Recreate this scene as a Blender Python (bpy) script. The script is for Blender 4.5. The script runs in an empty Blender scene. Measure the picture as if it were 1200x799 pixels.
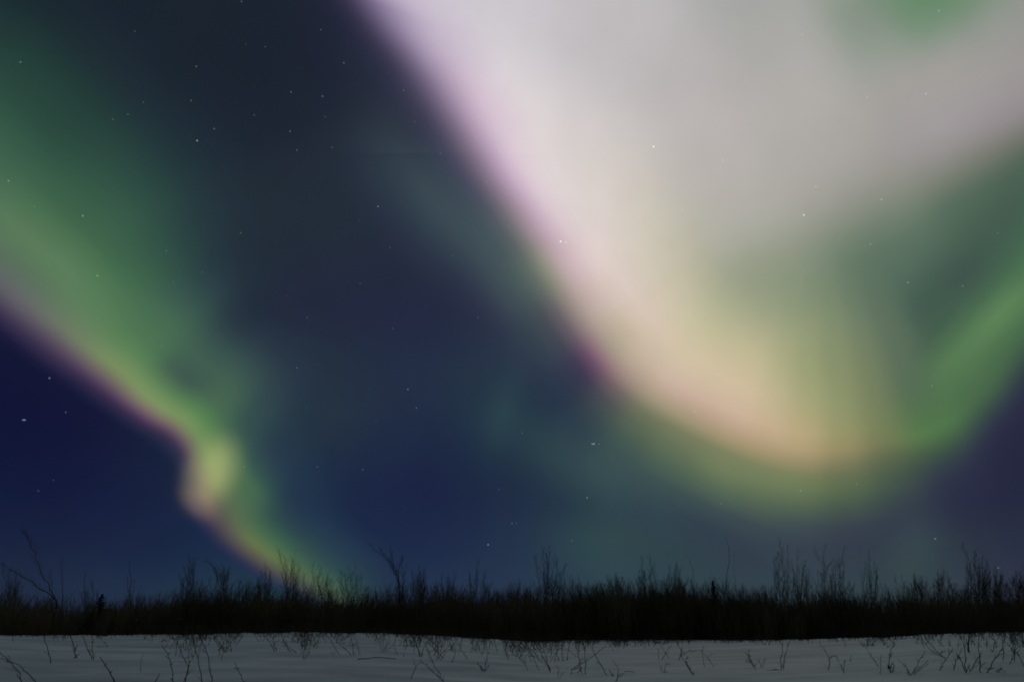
import bpy, math, random
import numpy as np
from mathutils import Vector

random.seed(11)
RNG = np.random.default_rng(11)
SC = bpy.context.scene
COL = SC.collection

# ------------------------------------------------------------------ camera
TILT, CAM_H, LENS = 22.0, 1.2, 24.0
cam_data = bpy.data.cameras.new('camera')
cam_data.lens, cam_data.sensor_width = LENS, 36.0
cam_data.clip_start, cam_data.clip_end = 0.1, 20000.0
cam = bpy.data.objects.new('camera', cam_data)
COL.objects.link(cam)
cam.location = (0, 0, CAM_H)
cam.rotation_euler = (math.radians(90 + TILT), 0, 0)
SC.camera = cam
SC.view_settings.view_transform = 'Standard'
SC.view_settings.look = 'None'
SC.view_settings.exposure = 0.0
SC.view_settings.gamma = 1.0
SC.cycles.filter_width = 1.9

FOC = 1200 * LENS / 36.0
_t = math.radians(TILT)
FWD, UPV, RGT = Vector((0, math.cos(_t), math.sin(_t))), Vector((0, -math.sin(_t), math.cos(_t))), Vector((1, 0, 0))

def sight(x, y):
    """Direction in the world of a point read off the 1200 x 799 photograph."""
    return (FWD + RGT * ((x - 600) / FOC) + UPV * ((399.5 - y) / FOC)).normalized()

def lin(c):
    return tuple((v / 255 / 12.92) if v / 255 <= 0.04045 else ((v / 255 + 0.055) / 1.055) ** 2.4 for v in c)

# ------------------------------------------------------------------ added unseen lamp, faint and soft, to bring out the snow relief
fill_data = bpy.data.lights.new('relief_fill', 'SUN')
fill_data.energy, fill_data.angle, fill_data.color = 0.03, math.radians(25), (0.86, 0.93, 1.0)
fill_obj = bpy.data.objects.new('relief_fill', fill_data)
COL.objects.link(fill_obj)
fill_obj.rotation_euler = (math.radians(62), 0, math.radians(-42))

# ------------------------------------------------------------------ night sky with aurora (world)
world = bpy.data.worlds.new('World')
world.use_nodes = True
NT = world.node_tree
NT.nodes.clear()

def _in(sock, v):
    if isinstance(v, N):
        NT.links.new(v.s, sock)
    elif isinstance(v, (int, float)):
        sock.default_value = v
    else:
        sock.default_value = tuple(v)

class N:
    """A node socket with arithmetic."""
    def __init__(self, s): self.s = s
    def __add__(self, o): return op('ADD', self, o)
    def __radd__(self, o): return op('ADD', o, self)
    def __sub__(self, o): return op('SUBTRACT', self, o)
    def __rsub__(self, o): return op('SUBTRACT', o, self)
    def __mul__(self, o): return op('MULTIPLY', self, o)
    def __rmul__(self, o): return op('MULTIPLY', o, self)
    def __truediv__(self, o): return op('DIVIDE', self, o)

def op(kind, *a, clamp=False):
    n = NT.nodes.new('ShaderNodeMath'); n.operation = kind; n.use_clamp = clamp
    for k, v in enumerate(a): _in(n.inputs[k], v)
    return N(n.outputs[0])

def vop(kind, *a):
    n = NT.nodes.new('ShaderNodeVectorMath'); n.operation = kind
    for k, v in enumerate(a):
        if kind == 'SCALE' and k == 1: _in(n.inputs['Scale'], v)
        else: _in(n.inputs[k], v)
    return N(n.outputs['Value'] if kind in ('DOT_PRODUCT', 'DISTANCE', 'LENGTH') else n.outputs['Vector'])

def maprange(v, a, b, c=0.0, d=1.0, smooth=False):
    n = NT.nodes.new('ShaderNodeMapRange'); n.clamp = True
    if smooth: n.interpolation_type = 'SMOOTHSTEP'
    for k, w in enumerate((v, a, b, c, d)): _in(n.inputs[k], w)
    return N(n.outputs[0])

def pchip(xs, ys, q):
    """Monotone cubic interpolation of the columns of ys."""
    xs = np.asarray(xs, float); ys = np.asarray(ys, float)
    h = np.diff(xs); d = np.diff(ys, axis=0) / h[:, None]
    m = np.zeros_like(ys); m[0], m[-1] = d[0], d[-1]
    for i in range(1, len(xs) - 1):
        w1, w2 = 2 * h[i] + h[i - 1], h[i] + 2 * h[i - 1]
        ok = d[i - 1] * d[i] > 0
        with np.errstate(divide='ignore', invalid='ignore'):
            m[i] = np.where(ok, (w1 + w2) / (w1 / d[i - 1] + w2 / d[i]), 0)
    q = np.clip(q, xs[0], xs[-1])
    k = np.clip(np.searchsorted(xs, q) - 1, 0, len(xs) - 2)
    t = ((q - xs[k]) / h[k])[:, None]; hh = h[k][:, None]
    return ((2*t**3 - 3*t**2 + 1) * ys[k] + (t**3 - 2*t**2 + t) * hh * m[k]
            + (-2*t**3 + 3*t**2) * ys[k + 1] + (t**3 - t**2) * hh * m[k + 1])

def ramp(fac, stops):
    """Colour ramp through stops (position, display colour, alpha), eased between them."""
    stops = sorted(stops, key=lambda s: s[0])
    xs = [s[0] for s in stops]; ys = [list(s[1]) + [s[2] * 255] for s in stops]
    sub = max(1, 30 // (len(xs) - 1))
    q = []
    for a, b in zip(xs, xs[1:]): q += [a + (b - a) * k / sub for k in range(sub)]
    q.append(xs[-1])
    v = pchip(xs, ys, np.array(q))
    n = NT.nodes.new('ShaderNodeValToRGB'); cr = n.color_ramp
    cr.interpolation = 'LINEAR'
    while len(cr.elements) < len(q): cr.elements.new(0.5)
    for k, p in enumerate(q): cr.elements[k].position = p
    for k in range(len(q)):
        cr.elements[k].color = lin(np.clip(v[k, :3], 0, 255)) + (float(np.clip(v[k, 3] / 255, 0, 1)),)
    _in(n.inputs[0], fac)
    return N(n.outputs[0]), N(n.outputs[1])

def curve(fac, pts):
    """Smooth scalar function through (x, y) points, all in 0..1."""
    n = NT.nodes.new('ShaderNodeFloatCurve'); c = n.mapping.curves[0]
    pts = sorted(pts)
    while len(c.points) < len(pts): c.points.new(0.5, 0.5)
    for k, (x, y) in enumerate(pts):
        c.points[k].location = (x, y); c.points[k].handle_type = 'AUTO'
    n.mapping.use_clip = False
    n.mapping.update()
    _in(n.inputs['Value'], fac)
    return N(n.outputs[0])

def chart(u, fac, sections, wide=0.62):
    """Blend the cross-section ramps standing at coordinates c_i along u; a node group of its own."""
    global NT
    outer = NT
    NT = bpy.data.node_groups.new('aurora_chart', 'ShaderNodeTree')
    for nm, io, ty in (('along', 'INPUT', 'Float'), ('across', 'INPUT', 'Float'), ('glow', 'OUTPUT', 'Color'), ('cover', 'OUTPUT', 'Float')):
        NT.interface.new_socket(nm, in_out=io, socket_type='NodeSocket' + ty)
    gi, go = NT.nodes.new('NodeGroupInput'), None
    cu, cf = N(gi.outputs[0]), N(gi.outputs[1])
    cs = [s[0] for s in sections]
    cu = op('MINIMUM', op('MAXIMUM', cu, cs[0]), cs[-1])
    acc = accA = accW = None
    for i, (c, stops) in enumerate(sections):
        gaps = [abs(cs[j] - c) for j in (i - 1, i + 1) if 0 <= j < len(cs)]
        sg = wide * sum(gaps) / len(gaps)
        d = op('MULTIPLY_ADD', cu, 1 / sg, -c / sg)
        w = op('EXPONENT', op('MULTIPLY_ADD', d * d, -1.0, -1e-6))
        col, al = ramp(cf, stops)
        w = op('MAXIMUM', w, 1e-9)
        wa = w * al
        m = NT.nodes.new('ShaderNodeMix'); m.data_type = 'RGBA'; m.blend_type = 'ADD'; m.clamp_factor = False; m.clamp_result = False
        _in(m.inputs[0], wa); _in(m.inputs[7], col)
        if acc is None: m.inputs[6].default_value = (0, 0, 0, 1)
        else: _in(m.inputs[6], acc)
        acc = N(m.outputs[2])
        accA = wa if accA is None else accA + wa
        accW = w if accW is None else accW + w
    inv = op('DIVIDE', 1.0, accW)
    colour, cover = vop('SCALE', acc, inv), accA * inv
    go = NT.nodes.new('NodeGroupOutput')
    NT.links.new(colour.s, go.inputs[0]); NT.links.new(cover.s, go.inputs[1])
    grp = NT; NT = outer
    n = NT.nodes.new('ShaderNodeGroup'); n.node_tree = grp
    _in(n.inputs[0], u); _in(n.inputs[1], fac)
    return N(n.outputs[0]), N(n.outputs[1])          # colour already times alpha

tc = NT.nodes.new('ShaderNodeTexCoord')
D0 = vop('NORMALIZE', N(tc.outputs['Generated']))
# slow drift of the curtains: bends every edge by less than a degree
nz = NT.nodes.new('ShaderNodeTexNoise'); nz.inputs['Scale'].default_value = 5.0; nz.inputs['Detail'].default_value = 1.5
_in(nz.inputs['Vector'], D0)
D = vop('NORMALIZE', vop('ADD', D0, vop('SCALE', vop('SUBTRACT', N(nz.outputs['Color']), (0.5, 0.5, 0.5)), 0.010)))
sep = NT.nodes.new('ShaderNodeSeparateXYZ'); _in(sep.inputs[0], D)
DX, DY, DZ = (N(sep.outputs[k]) for k in range(3))
AZ = op('ARCTAN2', DX, DY)
EL = op('ARCSINE', DZ)

def azel(x, y):
    d = sight(x, y); return math.atan2(d.x, d.y), math.asin(d.z)

# --- the dark sky: columns of colour by elevation
def col_stops(x, rows):
    st = [((azel(x, y)[1] + 0.2) / 1.8, c, 1.0) for y, c in rows]
    lo, hi = max(rows)[1], min(rows)[1]
    return [(0.0, tuple(v * 0.8 for v in lo), 1.0)] + st + [(1.0, hi, 1.0)]
DARK = {
    50: [(700, (40, 50, 76)), (640, (32, 39, 70)), (560, (23, 27, 65)), (480, (21, 21, 60)), (400, (24, 24, 58)), (300, (28, 34, 56)), (60, (28, 38, 52))],
    200: [(700, (41, 53, 80)), (640, (29, 41, 76)), (560, (24, 36, 69)), (480, (24, 33, 63)), (400, (30, 42, 62)), (300, (32, 48, 60)), (200, (30, 42, 56)), (60, (27, 35, 51))],
    330: [(700, (43, 66, 82)), (640, (35, 53, 80)), (590, (32, 44, 77)), (540, (35, 50, 76)), (480, (39, 56, 72)), (400, (36, 48, 68)), (350, (34, 38, 66)), (250, (32, 44, 60)), (150, (30, 38, 56)), (60, (27, 31, 52))],
    480: [(700, (43, 55, 84)), (640, (36, 46, 81)), (560, (33, 40, 76)), (480, (33, 42, 74)), (400, (32, 40, 72)), (320, (35, 39, 66)), (200, (36, 42, 62)), (60, (32, 34, 56))],
    600: [(700, (47, 59, 88)), (640, (41, 51, 84)), (560, (36, 45, 76)), (500, (38, 52, 75)), (440, (37, 51, 73)), (380, (36, 44, 71)), (300, (38, 44, 68)), (60, (32, 34, 56))],
    720: [(700, (56, 73, 86)), (630, (57, 75, 81)), (590, (50, 67, 80)), (540, (54, 74, 78)), (500, (46, 64, 76)), (450, (42, 54, 72)), (60, (40, 50, 66))],
    900: [(700, (61, 73, 86)), (650, (59, 69, 82)), (620, (56, 66, 80)), (500, (56, 66, 80)), (60, (50, 60, 70))],
    1070: [(700, (62, 74, 82)), (640, (59, 69, 77)), (590, (51, 55, 74)), (540, (45, 47, 70)), (60, (50, 60, 70))],
    1190: [(700, (55, 53, 80)), (640, (48, 46, 76)), (560, (42, 41, 69)), (480, (42, 41, 68)), (60, (45, 52, 66))],
}
dark, _a = chart(AZ, (EL + 0.2) * (1 / 1.8), [(azel(x, 640)[0], col_stops(x, r)) for x, r in DARK.items()], 0.75)

# --- the great curtain to the right, its unseen overhead part added to light the snow: spokes from a point inside it
P0 = (960, 180)
pc = sight(*P0)
e1 = (sight(P0[0] + 60, P0[1]) - pc); e1 = (e1 - pc * e1.dot(pc)).normalized()
e2 = e1.cross(pc).normalized()                           # points down in the sky
if e2.z > 0: e2 = -e2
def polar(x, y):
    d = sight(x, y)
    return math.acos(max(-1, min(1, d.dot(pc)))), math.atan2(d.dot(e2), d.dot(e1))
SPOKES = [  # point on the rim, then (fraction of the way to the rim, colour, alpha)
    ((375, -100), [(.2, (181, 177, 175)), (.4, (194, 189, 191)), (.62, (208, 203, 210)), (.85, (190, 179, 200)), (.93, (158, 144, 174)), (1, (95, 85, 115)), (1.06, (45, 42, 68), .8), (1.15, (30, 32, 55), 0)]),
    ((425, 0), [(.3, (187, 180, 182)), (.5, (203, 197, 199)), (.65, (211, 205, 210)), (.8, (204, 194, 208)), (.88, (184, 169, 192)), (.94, (146, 133, 163)), (1, (92, 83, 112)), (1.05, (52, 48, 74)), (1.11, (32, 34, 58), .6), (1.2, (30, 33, 55), 0)]),
    ((497, 110), [(.3, (190, 183, 180)), (.5, (210, 203, 202)), (.7, (224, 216, 216)), (.8, (218, 202, 212)), (.86, (208, 186, 204)), (.92, (170, 149, 174)), (.97, (118, 104, 129)), (1.02, (72, 67, 91)), (1.07, (46, 48, 70)), (1.13, (37, 43, 62), .7), (1.28, (31, 38, 56), 0)]),
    ((572, 225), [(.3, (185, 180, 173)), (.5, (205, 198, 189)), (.65, (223, 213, 206)), (.76, (229, 219, 217)), (.84, (224, 207, 214)), (.9, (198, 174, 195)), (.95, (152, 131, 151)), (1, (100, 92, 110)), (1.04, (68, 71, 90)), (1.09, (54, 66, 80)), (1.17, (52, 66, 76)), (1.26, (42, 52, 69), .8), (1.42, (34, 40, 64), 0)]),
    ((645, 320), [(.2, (175, 172, 165)), (.4, (181, 179, 163)), (.6, (210, 203, 184)), (.7, (222, 211, 198)), (.82, (228, 211, 208)), (.9, (213, 189, 194)), (.95, (190, 169, 170)), (1, (142, 143, 128)), (1.05, (98, 109, 101)), (1.11, (70, 86, 87)), (1.19, (55, 66, 79)), (1.28, (38, 44, 68), .8), (1.42, (34, 40, 68), 0)]),
    ((705, 415), [(.2, (168, 166, 155)), (.35, (162, 165, 150)), (.5, (180, 178, 150)), (.6, (196, 190, 163)), (.7, (213, 200, 178)), (.8, (220, 200, 185)), (.88, (196, 180, 158)), (.95, (168, 155, 138)), (1, (142, 112, 122)), (1.04, (102, 74, 100)), (1.085, (62, 53, 80)), (1.14, (45, 51, 72)), (1.22, (38, 48, 72), .7), (1.32, (38, 48, 72), 0)]),
    ((765, 470), [(.2, (160, 160, 148)), (.4, (150, 160, 135)), (.55, (175, 176, 146)), (.7, (197, 190, 156)), (.8, (207, 192, 163)), (.9, (204, 182, 164)), (.95, (190, 167, 148)), (1, (158, 148, 123)), (1.05, (110, 116, 92)), (1.12, (82, 98, 82)), (1.2, (60, 80, 79)), (1.3, (52, 72, 78), .8), (1.45, (48, 66, 78), 0)]),
    ((855, 518), [(.12, (165, 163, 155)), (.25, (145, 149, 135)), (.4, (140, 152, 125)), (.55, (166, 169, 136)), (.7, (192, 184, 148)), (.82, (208, 189, 159)), (.9, (206, 180, 156)), (.95, (190, 164, 140)), (1, (163, 148, 114)), (1.04, (126, 131, 98)), (1.1, (113, 127, 93)), (1.16, (88, 107, 87)), (1.22, (63, 80, 82)), (1.29, (50, 62, 78), .8), (1.42, (50, 64, 80), 0)]),
    ((940, 543), [(.13, (155, 157, 148)), (.27, (132, 144, 124)), (.4, (128, 142, 117)), (.55, (145, 154, 120)), (.7, (155, 160, 118)), (.8, (168, 166, 124)), (.9, (183, 166, 126)), (.955, (174, 157, 119)), (1, (148, 139, 104)), (1.035, (121, 128, 92)), (1.08, (106, 121, 87)), (1.14, (82, 98, 81)), (1.19, (64, 77, 81)), (1.26, (56, 65, 79), .8), (1.4, (56, 66, 80), 0)]),
    ((990, 542), [(.2, (118, 133, 115)), (.3, (116, 132, 111)), (.4, (117, 133, 109)), (.55, (130, 143, 111)), (.7, (138, 147, 109)), (.8, (142, 150, 108)), (.9, (150, 149, 105)), (.955, (148, 139, 100)), (1, (124, 123, 92)), (1.035, (104, 113, 84)), (1.08, (89, 107, 79)), (1.14, (72, 88, 77)), (1.2, (58, 68, 78)), (1.27, (54, 61, 77), .8), (1.4, (54, 60, 78), 0)]),
    ((1040, 535), [(.2, (105, 124, 106)), (.3, (98, 119, 100)), (.4, (104, 123, 102)), (.55, (115, 130, 105)), (.7, (123, 134, 100)), (.8, (124, 133, 98)), (.9, (124, 131, 92)), (.95, (120, 122, 87)), (1, (98, 106, 80)), (1.05, (80, 96, 76)), (1.1, (70, 86, 75)), (1.16, (57, 68, 75)), (1.24, (51, 58, 75), .8), (1.38, (51, 55, 74), 0)]),
    ((1090, 524), [(.2, (96, 118, 100)), (.32, (90, 113, 96)), (.45, (92, 114, 95)), (.6, (95, 114, 94)), (.7, (92, 111, 90)), (.8, (84, 108, 84)), (.9, (80, 114, 76)), (.95, (82, 120, 75)), (1, (70, 98, 70)), (1.03, (61, 82, 70)), (1.08, (50, 59, 72)), (1.16, (44, 47, 71), .8), (1.3, (44, 46, 71), 0)]),
    ((1165, 465), [(.2, (90, 112, 97)), (.35, (86, 108, 94)), (.5, (80, 103, 90)), (.6, (68, 92, 80)), (.7, (69, 96, 78)), (.8, (86, 122, 82)), (.9, (77, 110, 76)), (.96, (72, 102, 74)), (1, (62, 85, 71)), (1.05, (50, 59, 71)), (1.11, (43, 44, 69), .8), (1.28, (42, 41, 68), 0)]),
    ((1217, 402), [(.2, (90, 112, 97)), (.35, (86, 108, 94)), (.5, (74, 96, 84)), (.65, (62, 83, 75)), (.75, (72, 102, 79)), (.83, (97, 134, 90)), (.9, (81, 116, 79)), (.95, (69, 101, 75)), (1, (60, 79, 73)), (1.07, (45, 53, 70), .8), (1.22, (42, 43, 68), 0)]),
    ((1300, 320), [(.2, (95, 118, 104)), (.4, (85, 107, 93)), (.5, (74, 97, 83)), (.6, (65, 88, 77)), (.7, (69, 100, 80)), (.8, (76, 116, 80)), (.9, (68, 105, 75)), (1, (55, 80, 72)), (1.15, (45, 52, 70), .6), (1.4, (44, 48, 70), 0)]),
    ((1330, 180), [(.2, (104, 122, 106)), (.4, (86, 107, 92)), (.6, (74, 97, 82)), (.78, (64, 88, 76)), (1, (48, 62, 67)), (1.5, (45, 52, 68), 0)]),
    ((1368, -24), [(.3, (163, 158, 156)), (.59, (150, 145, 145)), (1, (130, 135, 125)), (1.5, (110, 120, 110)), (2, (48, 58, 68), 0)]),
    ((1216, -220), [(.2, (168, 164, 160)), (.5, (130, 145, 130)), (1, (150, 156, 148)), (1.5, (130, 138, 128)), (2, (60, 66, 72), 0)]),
    ((960, -270), [(.2, (165, 167, 162)), (.4, (157, 161, 156)), (.7, (155, 162, 155)), (1.2, (188, 192, 188)), (1.7, (178, 182, 178)), (2, (110, 115, 115), 0)]),  # outer stops of the upper spokes kept bright out of view, added snow light
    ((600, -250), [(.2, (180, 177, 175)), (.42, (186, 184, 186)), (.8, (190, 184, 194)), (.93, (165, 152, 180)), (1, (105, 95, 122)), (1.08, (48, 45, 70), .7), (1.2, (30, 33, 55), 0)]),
]
RMAX = 1.0
def between(ia, ib, edge):
    """A spoke halfway between two others, on the given rim point."""
    A_, B_ = SPOKES[ia][1], SPOKES[ib][1]
    full = lambda st: [(s[0], list(s[1]) + [s[2] if len(s) > 2 else 1.0]) for s in st]
    A_, B_ = full(A_), full(B_)
    ks = [.2, .35, .5, .6, .7, .8, .86, .91, .95, 1, 1.04, 1.09, 1.15, 1.22, 1.32, 1.42]
    va = pchip([k for k, _v in A_], [v for _k, v in A_], np.array(ks)); vb = pchip([k for k, _v in B_], [v for _k, v in B_], np.array(ks))
    v = (va + vb) / 2
    return (edge, [(k, tuple(float(x) for x in q[:3]), float(q[3])) for k, q in zip(ks, v)])
_ix = {s[0]: i for i, s in enumerate(SPOKES)}
SPOKES += [between(_ix[a], _ix[b], e) for a, b, e in (((572, 225), (645, 320), (608, 271)), ((645, 320), (705, 415), (674, 368)), ((705, 415), (765, 470), (733, 445)),
                                                       ((765, 470), (855, 518), (808, 496)), ((855, 518), (940, 543), (897, 534)))]
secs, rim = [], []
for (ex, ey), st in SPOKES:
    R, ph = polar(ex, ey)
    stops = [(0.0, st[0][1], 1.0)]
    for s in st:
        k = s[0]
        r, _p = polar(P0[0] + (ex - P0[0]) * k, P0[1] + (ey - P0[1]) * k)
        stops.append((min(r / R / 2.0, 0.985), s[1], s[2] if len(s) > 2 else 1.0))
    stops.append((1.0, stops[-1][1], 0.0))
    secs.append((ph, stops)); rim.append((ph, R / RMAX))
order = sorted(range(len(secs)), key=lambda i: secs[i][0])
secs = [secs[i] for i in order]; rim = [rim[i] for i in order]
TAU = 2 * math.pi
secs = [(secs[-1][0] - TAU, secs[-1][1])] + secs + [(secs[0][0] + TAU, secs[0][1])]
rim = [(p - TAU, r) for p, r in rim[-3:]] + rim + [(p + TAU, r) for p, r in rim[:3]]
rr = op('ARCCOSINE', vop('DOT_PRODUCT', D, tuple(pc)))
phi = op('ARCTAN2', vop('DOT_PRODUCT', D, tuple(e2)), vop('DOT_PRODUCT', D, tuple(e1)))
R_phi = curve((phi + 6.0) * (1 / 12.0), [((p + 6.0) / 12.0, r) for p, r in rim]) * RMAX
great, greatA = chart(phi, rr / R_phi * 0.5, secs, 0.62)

# --- the grey-white band along the top right, its lower rim rising to the right
g0, g1 = sight(900, 300), sight(1270, 115)
gc = (g0 + g1).normalized(); gn = g0.cross(g1).normalized()
if gn.dot(sight(950, 100)) < 0: gn = -gn
gt = (g1 - g0).normalized()
def along_g(x, y):
    d = sight(x, y)
    return math.atan2(d.dot(gt), d.dot(gc)), math.asin(d.dot(gn))
GREY = [  # pixels along the rim, then (pixels up from it, colour, alpha)
    (-230, [(-90, (150, 158, 132), 0), (0, (175, 175, 155), 0), (60, (190, 184, 172), 0), (350, (200, 196, 196), 0)]),
    (-110, [(-90, (150, 158, 132), 0), (0, (165, 168, 150), .15), (60, (182, 178, 167), .3), (350, (195, 190, 192), .3)]),
    (0, [(-110, (122, 138, 116), 0), (-50, (133, 145, 123), .5), (-8, (146, 152, 134), .85), (40, (170, 170, 160)), (100, (182, 177, 172)), (200, (187, 181, 180)), (350, (190, 186, 188))]),
    (120, [(-120, (96, 117, 98), 0), (-65, (100, 120, 102), .5), (-30, (115, 130, 114), .9), (0, (138, 143, 131)), (30, (156, 155, 148)), (70, (169, 165, 161)), (150, (173, 170, 166)), (250, (168, 168, 165)), (350, (160, 165, 160))]),
    (240, [(-110, (72, 94, 80), 0), (-48, (80, 102, 87), .8), (-18, (112, 120, 107)), (3, (134, 134, 128)), (24, (150, 146, 145)), (50, (160, 154, 156)), (110, (163, 159, 155)), (150, (146, 154, 144)), (180, (134, 146, 133)), (215, (126, 142, 126)), (290, (150, 158, 150)), (380, (160, 165, 160))]),
    (290, [(-105, (70, 93, 79), 0), (-45, (80, 101, 87), .8), (-15, (112, 117, 107)), (2, (132, 131, 126)), (20, (149, 142, 145)), (50, (158, 152, 154)), (100, (160, 157, 152)), (135, (136, 148, 136)), (165, (105, 138, 109)), (190, (95, 136, 100)), (240, (110, 140, 112)), (330, (140, 152, 140))]),
    (345, [(-100, (68, 91, 78), 0), (-42, (78, 99, 86), .8), (-14, (110, 114, 106)), (2, (131, 128, 126)), (20, (148, 140, 144)), (50, (155, 149, 150)), (90, (156, 154, 150)), (130, (141, 149, 140)), (160, (113, 140, 114)), (200, (98, 135, 101)), (300, (120, 145, 122))]),
    (440, [(-100, (68, 91, 78), 0), (-40, (84, 99, 90), .8), (0, (130, 128, 126)), (30, (145, 140, 142)), (80, (150, 147, 146)), (130, (145, 148, 142)), (200, (130, 145, 130)), (300, (120, 140, 122))]),
    (620, [(-80, (80, 103, 93), 0), (0, (120, 125, 120), .4), (60, (140, 140, 138), .6), (300, (120, 140, 122), .6)]),
]
GLO, GHI = -0.16, 0.46
secs = []
for du, st in GREY:
    ex, ey = 900 + .894 * du, 300 - .447 * du
    u0, _v = along_g(ex, ey)
    stops = []
    for s in st:
        v = along_g(ex - .447 * s[0], ey - .894 * s[0])[1]
        stops.append(((v - GLO) / (GHI - GLO), s[1], s[2] if len(s) > 2 else 1.0))
    stops = [(0.0, stops[0][1], 0.0)] + [q for q in stops if q[0] < .98] + [(1.0, stops[-1][1], stops[-1][2] * .6)]
    secs.append((u0, stops))
gu = op('ARCTAN2', vop('DOT_PRODUCT', D, tuple(gt)), vop('DOT_PRODUCT', D, tuple(gc)))
gv = op('ARCSINE', vop('DOT_PRODUCT', D, tuple(gn)))
grey, greyA = chart(gu, (gv - GLO) * (1 / (GHI - GLO)), secs, 0.60)
gfade = maprange(vop('DOT_PRODUCT', D, tuple(gc)), 0.3, 0.7, 0, 1, True)

# --- the left curtain: cross-sections along a great circle running down to the horizon
a_, b_ = sight(-160, 227), sight(390, 700)
bc = (a_ + b_).normalized(); bn = a_.cross(b_).normalized()
if bn.dot(sight(300, 300)) < 0: bn = -bn
bt = (b_ - a_).normalized()
def along(x, y):
    d = sight(x, y)
    return math.atan2(d.dot(bt), d.dot(bc)), math.asin(d.dot(bn))
LEFT = [  # point on the lower rim, then (pixels up from it, colour, alpha)
    ((-330, 78), [(-40, (28, 30, 56), 0), (0, (60, 58, 70)), (60, (60, 85, 70)), (150, (45, 72, 62)), (260, (32, 50, 54), .8), (340, (28, 40, 52), 0)]),
    ((-166, 213), [(-60, (28, 30, 56), 0), (0, (80, 75, 90)), (60, (85, 115, 90)), (150, (58, 94, 74)), (205, (42, 73, 62)), (260, (34, 60, 55)), (320, (28, 44, 51), .8), (400, (28, 38, 52), 0)]),
    ((0, 352), [(-52, (30, 28, 60), 0), (-26, (46, 40, 70)), (-8, (66, 60, 82)), (8, (88, 86, 97)), (22, (98, 101, 103)), (50, (90, 115, 92)), (80, (92, 126, 91)), (130, (63, 102, 74)), (180, (52, 87, 70)), (230, (39, 67, 62)), (280, (31, 51, 57), .85), (360, (29, 42, 56), 0)]),
    ((58, 402), [(-48, (26, 27, 60), 0), (-24, (42, 37, 68)), (-8, (64, 54, 80)), (8, (92, 82, 94)), (24, (108, 120, 97)), (48, (98, 128, 92)), (80, (80, 120, 83)), (125, (61, 100, 74)), (170, (46, 79, 68)), (220, (34, 56, 62)), (260, (31, 48, 60), .7), (330, (30, 42, 58), 0)]),
    ((108, 442), [(-42, (25, 30, 62), 0), (-22, (38, 34, 66)), (-10, (60, 46, 76)), (2, (88, 73, 91)), (13, (112, 108, 93)), (27, (118, 140, 93)), (50, (92, 130, 85)), (75, (75, 115, 80)), (110, (67, 104, 80)), (150, (51, 79, 75)), (190, (36, 56, 66), .85), (250, (32, 46, 62), 0)]),
    ((168, 489), [(-38, (25, 34, 64), 0), (-20, (38, 37, 66)), (-9, (66, 50, 79)), (1, (98, 79, 95)), (10, (122, 116, 98)), (21, (122, 144, 96)), (38, (94, 130, 85)), (54, (70, 101, 79)), (68, (60, 85, 78)), (95, (62, 93, 80)), (125, (52, 78, 76), .9), (190, (36, 48, 68), 0)]),
    ((207, 515), [(-38, (25, 36, 66), 0), (-22, (34, 40, 68)), (-9, (56, 50, 77)), (1, (92, 75, 91)), (10, (116, 116, 95)), (22, (115, 145, 92)), (38, (90, 133, 83)), (58, (74, 110, 80)), (90, (64, 94, 78)), (130, (48, 70, 74), .9), (190, (36, 50, 70), 0)]),
    ((228, 560), [(-30, (25, 38, 70), 0), (-14, (38, 46, 74)), (0, (62, 64, 78)), (14, (84, 98, 82)), (28, (92, 128, 82)), (44, (80, 120, 80)), (62, (60, 96, 77)), (88, (49, 76, 75)), (140, (44, 64, 74), .85), (210, (36, 50, 72), 0)]),
    ((248, 606), [(-36, (26, 40, 74), 0), (-16, (42, 45, 73)), (-2, (66, 62, 76)), (12, (84, 82, 80)), (26, (86, 101, 79)), (44, (78, 108, 78)), (60, (70, 106, 77)), (80, (50, 80, 76), .95), (125, (38, 56, 76), 0)]),
    ((301, 657), [(-28, (32, 44, 76), 0), (-12, (46, 51, 75)), (-2, (72, 70, 75)), (7, (93, 94, 75)), (16, (99, 117, 75)), (28, (78, 110, 76)), (41, (58, 92, 75)), (58, (44, 70, 76), .9), (105, (36, 54, 78), 0)]),
    ((362, 692), [(-24, (40, 56, 78), 0), (-9, (54, 63, 74)), (2, (68, 78, 74)), (11, (74, 94, 75)), (22, (63, 91, 76)), (36, (47, 73, 76)), (56, (41, 62, 78), .8), (100, (38, 54, 80), 0)]),
    ((450, 745), [(-22, (40, 56, 78), 0), (0, (60, 80, 75), .6), (20, (50, 70, 78), .4), (60, (42, 58, 80), 0)]),
]
nx, ny = 0.652, -0.759
VLO, VHI = -0.08, 0.46
secs, rim = [], []
for (ex, ey), st in LEFT:
    u0, v0 = along(ex, ey)
    stops = []
    for s in st:
        k = s[0] * 0.72 if s[0] < 0 else s[0]
        v = along(ex + nx * k, ey + ny * k)[1] - v0
        stops.append(((v - VLO) / (VHI - VLO), s[1], s[2] if len(s) > 2 else 1.0))
    stops = [(0.0, stops[0][1], 0.0)] + stops + [(1.0, stops[-1][1], 0.0)]
    secs.append((u0, stops)); rim.append((u0, v0))
bu = op('ARCTAN2', vop('DOT_PRODUCT', D, tuple(bt)), vop('DOT_PRODUCT', D, tuple(bc)))
bv = op('ARCSINE', vop('DOT_PRODUCT', D, tuple(bn)))
rim_v = curve((bu + 1.0) * 0.5, [(0.0, rim[0][1] + 0.5)] + [((u + 1.0) * 0.5, v + 0.5) for u, v in rim] + [(1.0, rim[-1][1] + 0.5)]) - 0.5
left, leftA = chart(bu, (bv - rim_v - VLO) * (1 / (VHI - VLO)), secs, 0.60)

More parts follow.
